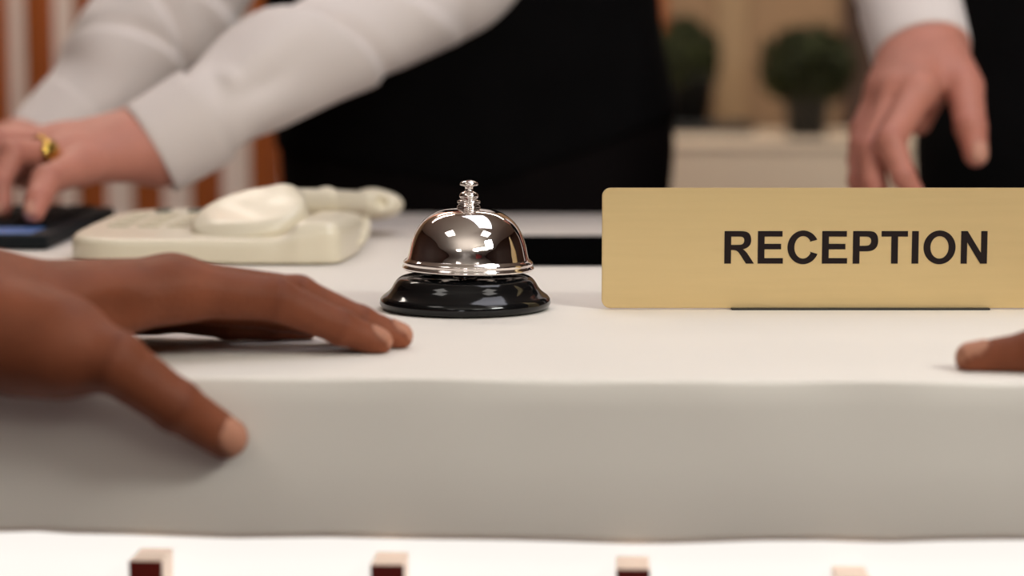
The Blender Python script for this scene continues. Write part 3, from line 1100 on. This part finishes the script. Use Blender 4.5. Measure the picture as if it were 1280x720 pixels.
def bridge(A_, B_, path, rads, n=10):
    """upper arm: a tube whose two end rings are welded to the nearest vertices of two body pieces"""
    V, F = tube_mesh(path, rads, n, cap=False)
    V = np.array([tuple(v) for v in V]); F = [tuple(f) for f in F]
    oa, ob, ot = 0, len(A_[0]), len(A_[0]) + len(B_[0])
    Q = [np.asarray(A_[1]), np.asarray(B_[1]) + ob, np.array(F) + ot]

    def weld(ring, piece, off):
        near = [int(np.argmin(((piece[0] - V[i]) ** 2).sum(1))) for i in ring]
        return [(ring[i] + ot, ring[(i + 1) % n] + ot, near[(i + 1) % n] + off, near[i] + off) for i in range(n) if near[i] != near[(i + 1) % n]]
    Q.append(np.array(weld(list(range(n)), A_, oa) or [], int).reshape(-1, 4))
    m_ = len(V) - n
    Q.append(np.array(weld(list(range(m_, m_ + n)), B_, ob) or [], int).reshape(-1, 4))
    C = [p[2] if len(p) > 2 else np.ones((len(p[0]), 3)) for p in (A_, B_)] + [np.ones((len(V), 3))]
    return np.concatenate([A_[0], B_[0], V]), np.concatenate(Q), np.concatenate(C)


# ===== left receptionist, both arms reaching to the keyboard
lm = thing('person', 'receptionist in white shirt and black vest reaching both arms across to the keyboard', 'person', (-.03, 2.1, 0))
ch = [(P(597, 380, 2.10), .180), (P(596, 170, 2.085), .178), (P(575, -20, 2.04), .167), (P(556, -230, 1.99), .178)]
sh = (P(372, -360, 1.95), P(735, -380, 1.95), .075)
tors = torso_sdf(ch, sh, 0)
vest_o = torso_sdf(ch, sh, .004)
hemA, hemB, hemC = P(600, 238, 1.95), P(838, 150, 2.05), P(355, 190, 2.05)


def vest_f(X):
    # the lower edge rises to the sides
    zx = np.interp(X[..., 0], [hemC.x, hemA.x, hemB.x], [hemC.z, hemA.z, hemB.z])
    return smax(vest_o(X), zx - X[..., 2], .004)


lo = np.array([-.38, 1.78, Z0 - .25]); hi = np.array([.34, 2.40, Z0 + .60])
np_mesh('vest', [nets(vest_f, lo, hi, .006)], M['vest'], lm)
hipL = P(600, 400, 2.10)
feetL = [Vector((hipL.x - .14, 2.16, .07)), Vector((hipL.x + .12, 2.12, .07))]
lgs = legs_piece(hipL, feetL)


def trou_f(X):
    return smin(smax(tors(X), X[..., 2] - (Z0 + .10), .01), lgs(X), .04)


np_mesh('trousers', [nets(trou_f, (-.42, 1.85, .06), (.36, 2.40, Z0 + .14), .011)], M['trouser'], lm)
for ft in feetL:
    np_mesh('shoe', [shoe(ft)], M['leather'], lm)
# near arm
over_keys = lambda X: np.where((X[..., 0] < KX1 + .01) & (X[..., 1] < KY1 + .01), X[..., 2] - Z0 - .0132, 1.0)
wr = P(198, 180, 1.575)
nearp = [(P(186, 186, 1.568), .0300), (P(238, 156, 1.580), .0325), (P(276, 133, 1.592), .0335), (P(326, 102, 1.612), .0375), (P(392, 68, 1.645), .0395), (P(450, 40, 1.68), .0405), (P(525, 0, 1.72), .0425), (P(590, -45, 1.76), .0450),
         (P(660, -180, 1.84), .052), (P(715, -300, 1.92), .062), (P(735, -370, 1.95), .070)]
s_near = sleeve(nearp, 3, .0022, 1.0, folds=[(.215, 1.0, .02, .25, .003, .0), (.26, 1.5, .05, .22, -.0035, .0), (.30, .95, .08, .25, .003, .02), (.27, 2.2, .05, .3, .002, 0), (.56, 1.2, .025, .9, .004, .03), (.60, 1.4, .02, .8, -.005, .03)],
                ridges=[(.372, .050, .075, .020, .0115, .007, .75, 1.8), (.53, .05, .06, .022, .0045, .004, 1.2, 1.4)])
farp = [(P(58, 180, 1.735), .031), (P(92, 146, 1.75), .035), (P(125, 112, 1.765), .040), (P(160, 62, 1.785), .047), (P(205, 15, 1.81), .052), (P(255, -45, 1.84), .052), (P(310, -190, 1.90), .056), (P(360, -310, 1.94), .064), (P(385, -360, 1.95), .070)]
s_far = sleeve(farp, 5, .003, 1.0, ridges=[(.34, .04, .08, .02, .006, .005, .8, 1.6), (.43, -.03, .05, .02, .005, .005, 1.2, 1.3), (.52, .04, .05, .02, .005, .005, 1.4, 1.2)])


def shirt_body(X):
    d = torso_sdf(ch, sh, -.003)(X)
    return smax(d, (Z0 + .05) - X[..., 2], .01)


collar = to_nets(tube_mesh([P(548, -440, 1.94), P(546, -480, 1.93)], [.068, .064], 40, None, 1.0, cap=False))
shirtL = np_mesh('shirt', [s_near, s_far, nets(shirt_body, lo, hi, .009), collar], M['shirt'], lm)
np_mesh('cuff', [cuff(P(187, 187, 1.568), P(258, 145, 1.582), .0342, .0362)], M['shirt'], shirtL)
np_mesh('cuff', [cuff(P(50, 188, 1.732), P(100, 140, 1.753), .0325, .0370)], M['shirt'], shirtL)
# hands and forearms
li = [P(78, 178, 1.555), P(-5, 180, 1.535), P(-38, 212, 1.52), P(-45, 250, 1.51)]
lmid = [P(80, 181, 1.535), P(-2, 179, 1.505), P(-35, 212, 1.49), P(-42, 250, 1.48)]
lrg = [P(88, 193, 1.52), P(16, 192, 1.478), P(-1, 228, 1.465), P(2, 262, 1.46)]
llt = [P(98, 209, 1.505), P(58, 226, 1.455), P(47, 250, 1.435), P(42, 267, 1.425)]
lth = [P(165, 185, 1.585), P(110, 195, 1.60), P(55, 200, 1.59), P(15, 215, 1.58)]
metaL = [(P(200, 168, 1.575), li[0], .0215, .0125), (P(200, 174, 1.57), lmid[0], .0215, .0125), (P(200, 183, 1.568), lrg[0], .0205, .0120), (P(198, 190, 1.565), llt[0], .0185, .0115)]
arm_near = ([wr, P(300, 116, 1.605), P(395, 66, 1.648)], [.0250, .025, .025])
hL = hand_piece(metaL, [(li, [.0125, .0095, .0082, .007]), (lmid, [.0125, .0098, .0085, .0072]), (lrg, [.012, .0096, .0082, .007]), (llt, [.0122, .0105, .0086, .0072])],
                (lth, [.016, .0125, .0105, .009]), arm_near, .0022,
                [(llt[3], llt[2], Vector((-.5, -1, .3)), .0055, .0048, .0072), (lrg[3], lrg[2], Vector((-.6, -1, .2)), .0055, .0048, .007)], PT, kpalm=.016, kfin=.011, rest=over_keys)
fo = Vector((P(20, 190, 1.70) - P(200, 180, 1.565)))
fwr = P(48, 190, 1.73)
over_keys = lambda X: np.where((X[..., 0] < KX1 + .01) & (X[..., 1] < KY1 + .01), X[..., 2] - Z0 - .0132, 1.0)


def far_finger(k, r):
    a = P(-70 + k * 5, 190 + k * 6, 1.70 - k * .018)
    return [a, P(-135 + k * 8, 192 + k * 6, 1.66 - k * .018), P(-160 + k * 8, 220 + k * 5, 1.64 - k * .018), P(-165 + k * 8, 245 + k * 3, 1.63 - k * .018)], [r, r * .8, r * .7, r * .6]


ffs = [far_finger(k, .0122 - .0004 * k) for k in range(4)]
metaF = [(fwr + Vector((0, .02 - .013 * k, .004 - .002 * k)), ffs[k][0][0], .020, .0122) for k in range(4)]
fth = [P(10, 195, 1.70), P(-40, 205, 1.66), P(-75, 225, 1.63), P(-100, 240, 1.61)]
hF = hand_piece(metaF, ffs, (fth, [.016, .0122, .0102, .0088]), ([fwr, P(125, 112, 1.765), P(170, 50, 1.79)], [.0275, .027, .026]), .003, [], PT, kpalm=.016, kfin=.011, rest=over_keys)
hd_s, hd_h = head_pieces(P(548, -400, 1.95), P(535, -590, 1.87), Vector((-.45, -.8, -.35)))
bdy = bridge(hL, hd_s, [P(400, 64, 1.652), P(525, 0, 1.72), P(590, -45, 1.76), P(660, -180, 1.84), P(720, -330, 1.93), P(640, -400, 1.95), P(580, -420, 1.95)], [.022, .027, .03, .036, .045, .045, .045])
bdy = bridge(hF, bdy, [P(175, 46, 1.792), P(255, -45, 1.84), P(310, -190, 1.90), P(375, -330, 1.95), P(450, -400, 1.95), P(510, -420, 1.95)], [.024, .03, .036, .045, .045, .045])
np_mesh('body', [bdy], M['skin_pale'], lm)
np_mesh('hair', [hd_h], M['hair'], lm)
# signet ring on the ring finger
ra, rb_ = lrg[0], lrg[1]
rc = ra.lerp(rb_, (88 - 48) / (88 - 16))
rax = (rb_ - ra).normalized()
up_ = (Vector((0, 0, 1)) - rax * rax.z).normalized(); bn_ = rax.cross(up_)
pts = [rc + up_ * .0112 * math.cos(t) + bn_ * .0112 * math.sin(t) for t in np.linspace(0, 2 * math.pi, 49)]
V, F = tube_mesh(pts, [.0020] * 49, 12, None, 1.0, cap=False, up=rax)
sq = []
bm = bm_from(V, F)
fc = Vector((-.15, -1, .15)); fc = (fc - rax * fc.dot(rax)).normalized()
sv, sf = lathe([(0, .0036), (.0060, .0033), (.0078, .0018), (.0072, 0), (0, -.001)], 28)
mt = Matrix.Translation(rc + fc * .0112) @ fc.to_track_quat('Z', 'Y').to_matrix().to_4x4()
bm_from([mt @ Vector(v) for v in sv], sf, bm)
part('ring', bm, M['ring'], lm, True)

# ===== right receptionist, one hand hanging down behind the sign
rm = thing('person', 'receptionist in black at the right edge, one hand lowered behind the gold sign', 'person', (.58, 2.0, 0))
chR = [(P(1405, 360, 2.02), .182), (P(1410, 170, 2.01), .180), (P(1425, -20, 2.0), .170), (P(1425, -230, 2.0), .178)]
shR = (P(1215, -400, 2.0), P(1635, -400, 2.0), .07)
torsR = torso_sdf(chR, shR, 0)
vestR = torso_sdf(chR, shR, .004)
loR = np.array([.30, 1.70, Z0 - .25]); hiR = np.array([.92, 2.30, Z0 + .60])
np_mesh('vest', [nets(lambda X: smax(vestR(X), (Z0 - .03) - X[..., 2], .004), loR, hiR, .006)], M['vest'], rm)
hipR = P(1405, 400, 2.02)
feetR = [Vector((hipR.x - .12, 2.05, .07)), Vector((hipR.x + .12, 2.05, .07))]
lgR = legs_piece(hipR, feetR)
np_mesh('trousers', [nets(lambda X: smin(smax(torsR(X), X[..., 2] - (Z0 + .02), .01), lgR(X), .04), (hipR.x - .36, 1.78, .06), (hipR.x + .36, 2.30, Z0 + .06), .011)], M['trouser'], rm)
for ft in feetR:
    np_mesh('shoe', [shoe(ft)], M['leather'], rm)
rp = [(P(1150, 58, 1.685), .0355), (P(1143, 25, 1.705), .0365), (P(1132, -5, 1.725), .0395), (P(1122, -70, 1.76), .044), (P(1115, -160, 1.81), .047), (P(1140, -260, 1.90), .052), (P(1185, -350, 1.97), .062), (P(1215, -400, 2.0), .068)]
s_r = sleeve(rp, 11, .003)
rp2 = [(P(1700, 190, 1.85), .033), (P(1705, 130, 1.87), .036), (P(1715, 0, 1.93), .043), (P(1715, -110, 2.0), .047), (P(1690, -270, 2.01), .055), (P(1650, -380, 2.0), .067)]
s_r2 = sleeve(rp2, 12, .003)
collarR = to_nets(tube_mesh([P(1425, -450, 2.0), P(1425, -490, 2.0)], [.066, .062], 40, None, 1.0, cap=False))
shirtR = np_mesh('shirt', [s_r, s_r2, nets(lambda X: smax(torso_sdf(chR, shR, -.003)(X), (Z0 + .05) - X[..., 2], .01), loR, hiR, .009), collarR], M['shirt'], rm)
np_mesh('cuff', [cuff(P(1153, 70, 1.678), P(1136, 5, 1.718), .0375, .0395)], M['shirt'], shirtR)
np_mesh('cuff', [cuff(P(1699, 200, 1.846), P(1705, 130, 1.87), .035, .038)], M['shirt'], shirtR)
ri = [P(1150, 112, 1.585), P(1113, 176, 1.548), P(1129, 220, 1.535), P(1147, 250, 1.535)]
rmid = [P(1122, 116, 1.595), P(1090, 188, 1.565), P(1093, 230, 1.552), P(1106, 258, 1.548)]
rrg = [P(1108, 116, 1.615), P(1078, 182, 1.59), P(1074, 226, 1.575), P(1082, 254, 1.57)]
rlt = [P(1104, 110, 1.64), P(1077, 162, 1.615), P(1072, 200, 1.605), P(1074, 226, 1.60)]
rth = [P(1180, 80, 1.645), P(1206, 110, 1.60), P(1213, 158, 1.572), P(1220, 193, 1.565)]
metaR = [(P(1168, 62, 1.675), ri[0], .021, .0130), (P(1155, 60, 1.68), rmid[0], .021, .0130), (P(1143, 62, 1.685), rrg[0], .021, .0122), (P(1134, 66, 1.69), rlt[0], .019, .0115),
         (P(1172, 62, 1.67), P(1196, 98, 1.61), .021, .0145), (P(1168, 96, 1.665), P(1148, 152, 1.625), .016, .0105)]
armR = ([P(1152, 58, 1.683), P(1125, -60, 1.755)], [.0275, .028])
hR = hand_piece(metaR, [(ri, [.0128, .0108, .0088, .0072]), (rmid, [.0128, .0108, .009, .0074]), (rrg, [.0122, .010, .0084, .007]), (rlt, [.011, .009, .0075, .0064])],
                (rth, [.017, .0138, .0118, .0092]), armR, .0022, [(rth[3], rth[2], Vector((.35, -1, .35)), .0075, .0068, .0092)], PT, kpalm=.014, kfin=.009)
# the other hand hangs at the side, outside the picture


def side_finger(k):
    y = 1.80 + .02 * k
    return [P(1690, 320 + k * 3, y), P(1680, 380 + k * 3, y - .01), P(1682, 415, y - .01), P(1690, 440, y - .005)], [.012 - .0005 * k, .0098 - .0005 * k, .0085 - .0004 * k, .007]


sfs = [side_finger(k) for k in range(4)]
hR2 = hand_piece([(P(1698, 225, 1.835 + .006 * k), sfs[k][0][0], .018, .012) for k in range(4)], sfs, ([P(1700, 240, 1.82), P(1680, 280, 1.79), P(1668, 320, 1.775), P(1665, 350, 1.77)], [.016, .0125, .0105, .009]),
                 ([P(1699, 205, 1.845), P(1708, 60, 1.90), P(1715, -100, 1.99)], [.0265, .031, .036]), .003, [], PT, kpalm=.014, kfin=.009)
hd_s, hd_h = head_pieces(P(1425, -420, 2.0), P(1425, -620, 1.96), Vector((-.3, -.9, -.25)))
bdy = bridge(hR, hd_s, [P(1124, -66, 1.757), P(1115, -160, 1.81), P(1140, -260, 1.90), P(1200, -370, 1.98), P(1300, -420, 2.0), P(1390, -440, 2.0)], [.024, .03, .036, .045, .045, .045])
bdy = bridge(hR2, bdy, [P(1714, -105, 1.992), P(1690, -270, 2.01), P(1640, -380, 2.0), P(1550, -430, 2.0), P(1465, -440, 2.0)], [.028, .036, .045, .045, .045])
np_mesh('body', [bdy], M['skin_pale'], rm)
np_mesh('hair', [hd_h], M['hair'], rm)

# ------------------------------------------------------------------ light
w = bpy.data.worlds.new('World')
sc.world = w
w.use_nodes = True
w.node_tree.nodes['Background'].inputs['Color'].default_value = (1, .93, .86, 1)
w.node_tree.nodes['Background'].inputs['Strength'].default_value = .08


def area(name, loc, target, size, size_y, power, col):
    l = bpy.data.lights.new(name, 'AREA')
    l.shape = 'RECTANGLE'; l.size = size; l.size_y = size_y; l.energy = power; l.color = col
    o = bpy.data.objects.new(name, l)
    COL.objects.link(o)
    o.location = loc
    o.rotation_euler = (Vector(target) - Vector(loc)).to_track_quat('-Z', 'Y').to_euler()
    return o


area('key_light', (.4, 1.45, 2.68), (.05, 1.25, 1.05), 1.5, .7, 12.6, (1, .99, 1.09))
area('front_light', (1.15, .0, 2.0), (.15, .85, 1.0), .45, .3, 16.5, (.985, 1, .94))
area('back_light', (.2, 3.4, 2.68), (.2, 4.0, 1.0), 2.4, .6, 43, (1, .91, .81))
area('partition_fill', (-.9, 2.6, 2.68), (-.7, 3.4, 1.1), 1.0, .5, 26, (1, .90, .80))  # added out of view to brighten the slats and their backing
area('lobby_light', (1.3, -1.6, 2.6), (.2, 1.0, 1.0), 1.6, .25, 6, (.97, 1, .90))
area('ceiling_fill', (0, -1.4, 1.9), (0, -1.2, 2.75), 2.4, 1.4, 26, (1, .98, .94))  # unseen uplight added to brighten the ceiling and fill the room

# ------------------------------------------------------------------ camera
cd = bpy.data.cameras.new('camera')
cam = bpy.data.objects.new('camera', cd)
COL.objects.link(cam)
cam.location = CAM
cam.rotation_euler = (math.pi / 2 - PITCH, 0, 0)
cd.sensor_width = 36
cd.lens = 36 * FPX / 1280
cd.clip_start = .02
cd.dof.use_dof = True
cd.dof.focus_distance = SD + .005
cd.dof.aperture_fstop = 4.9
sc.camera = cam
sc.view_settings.view_transform = 'Standard'
sc.view_settings.exposure = -0.17
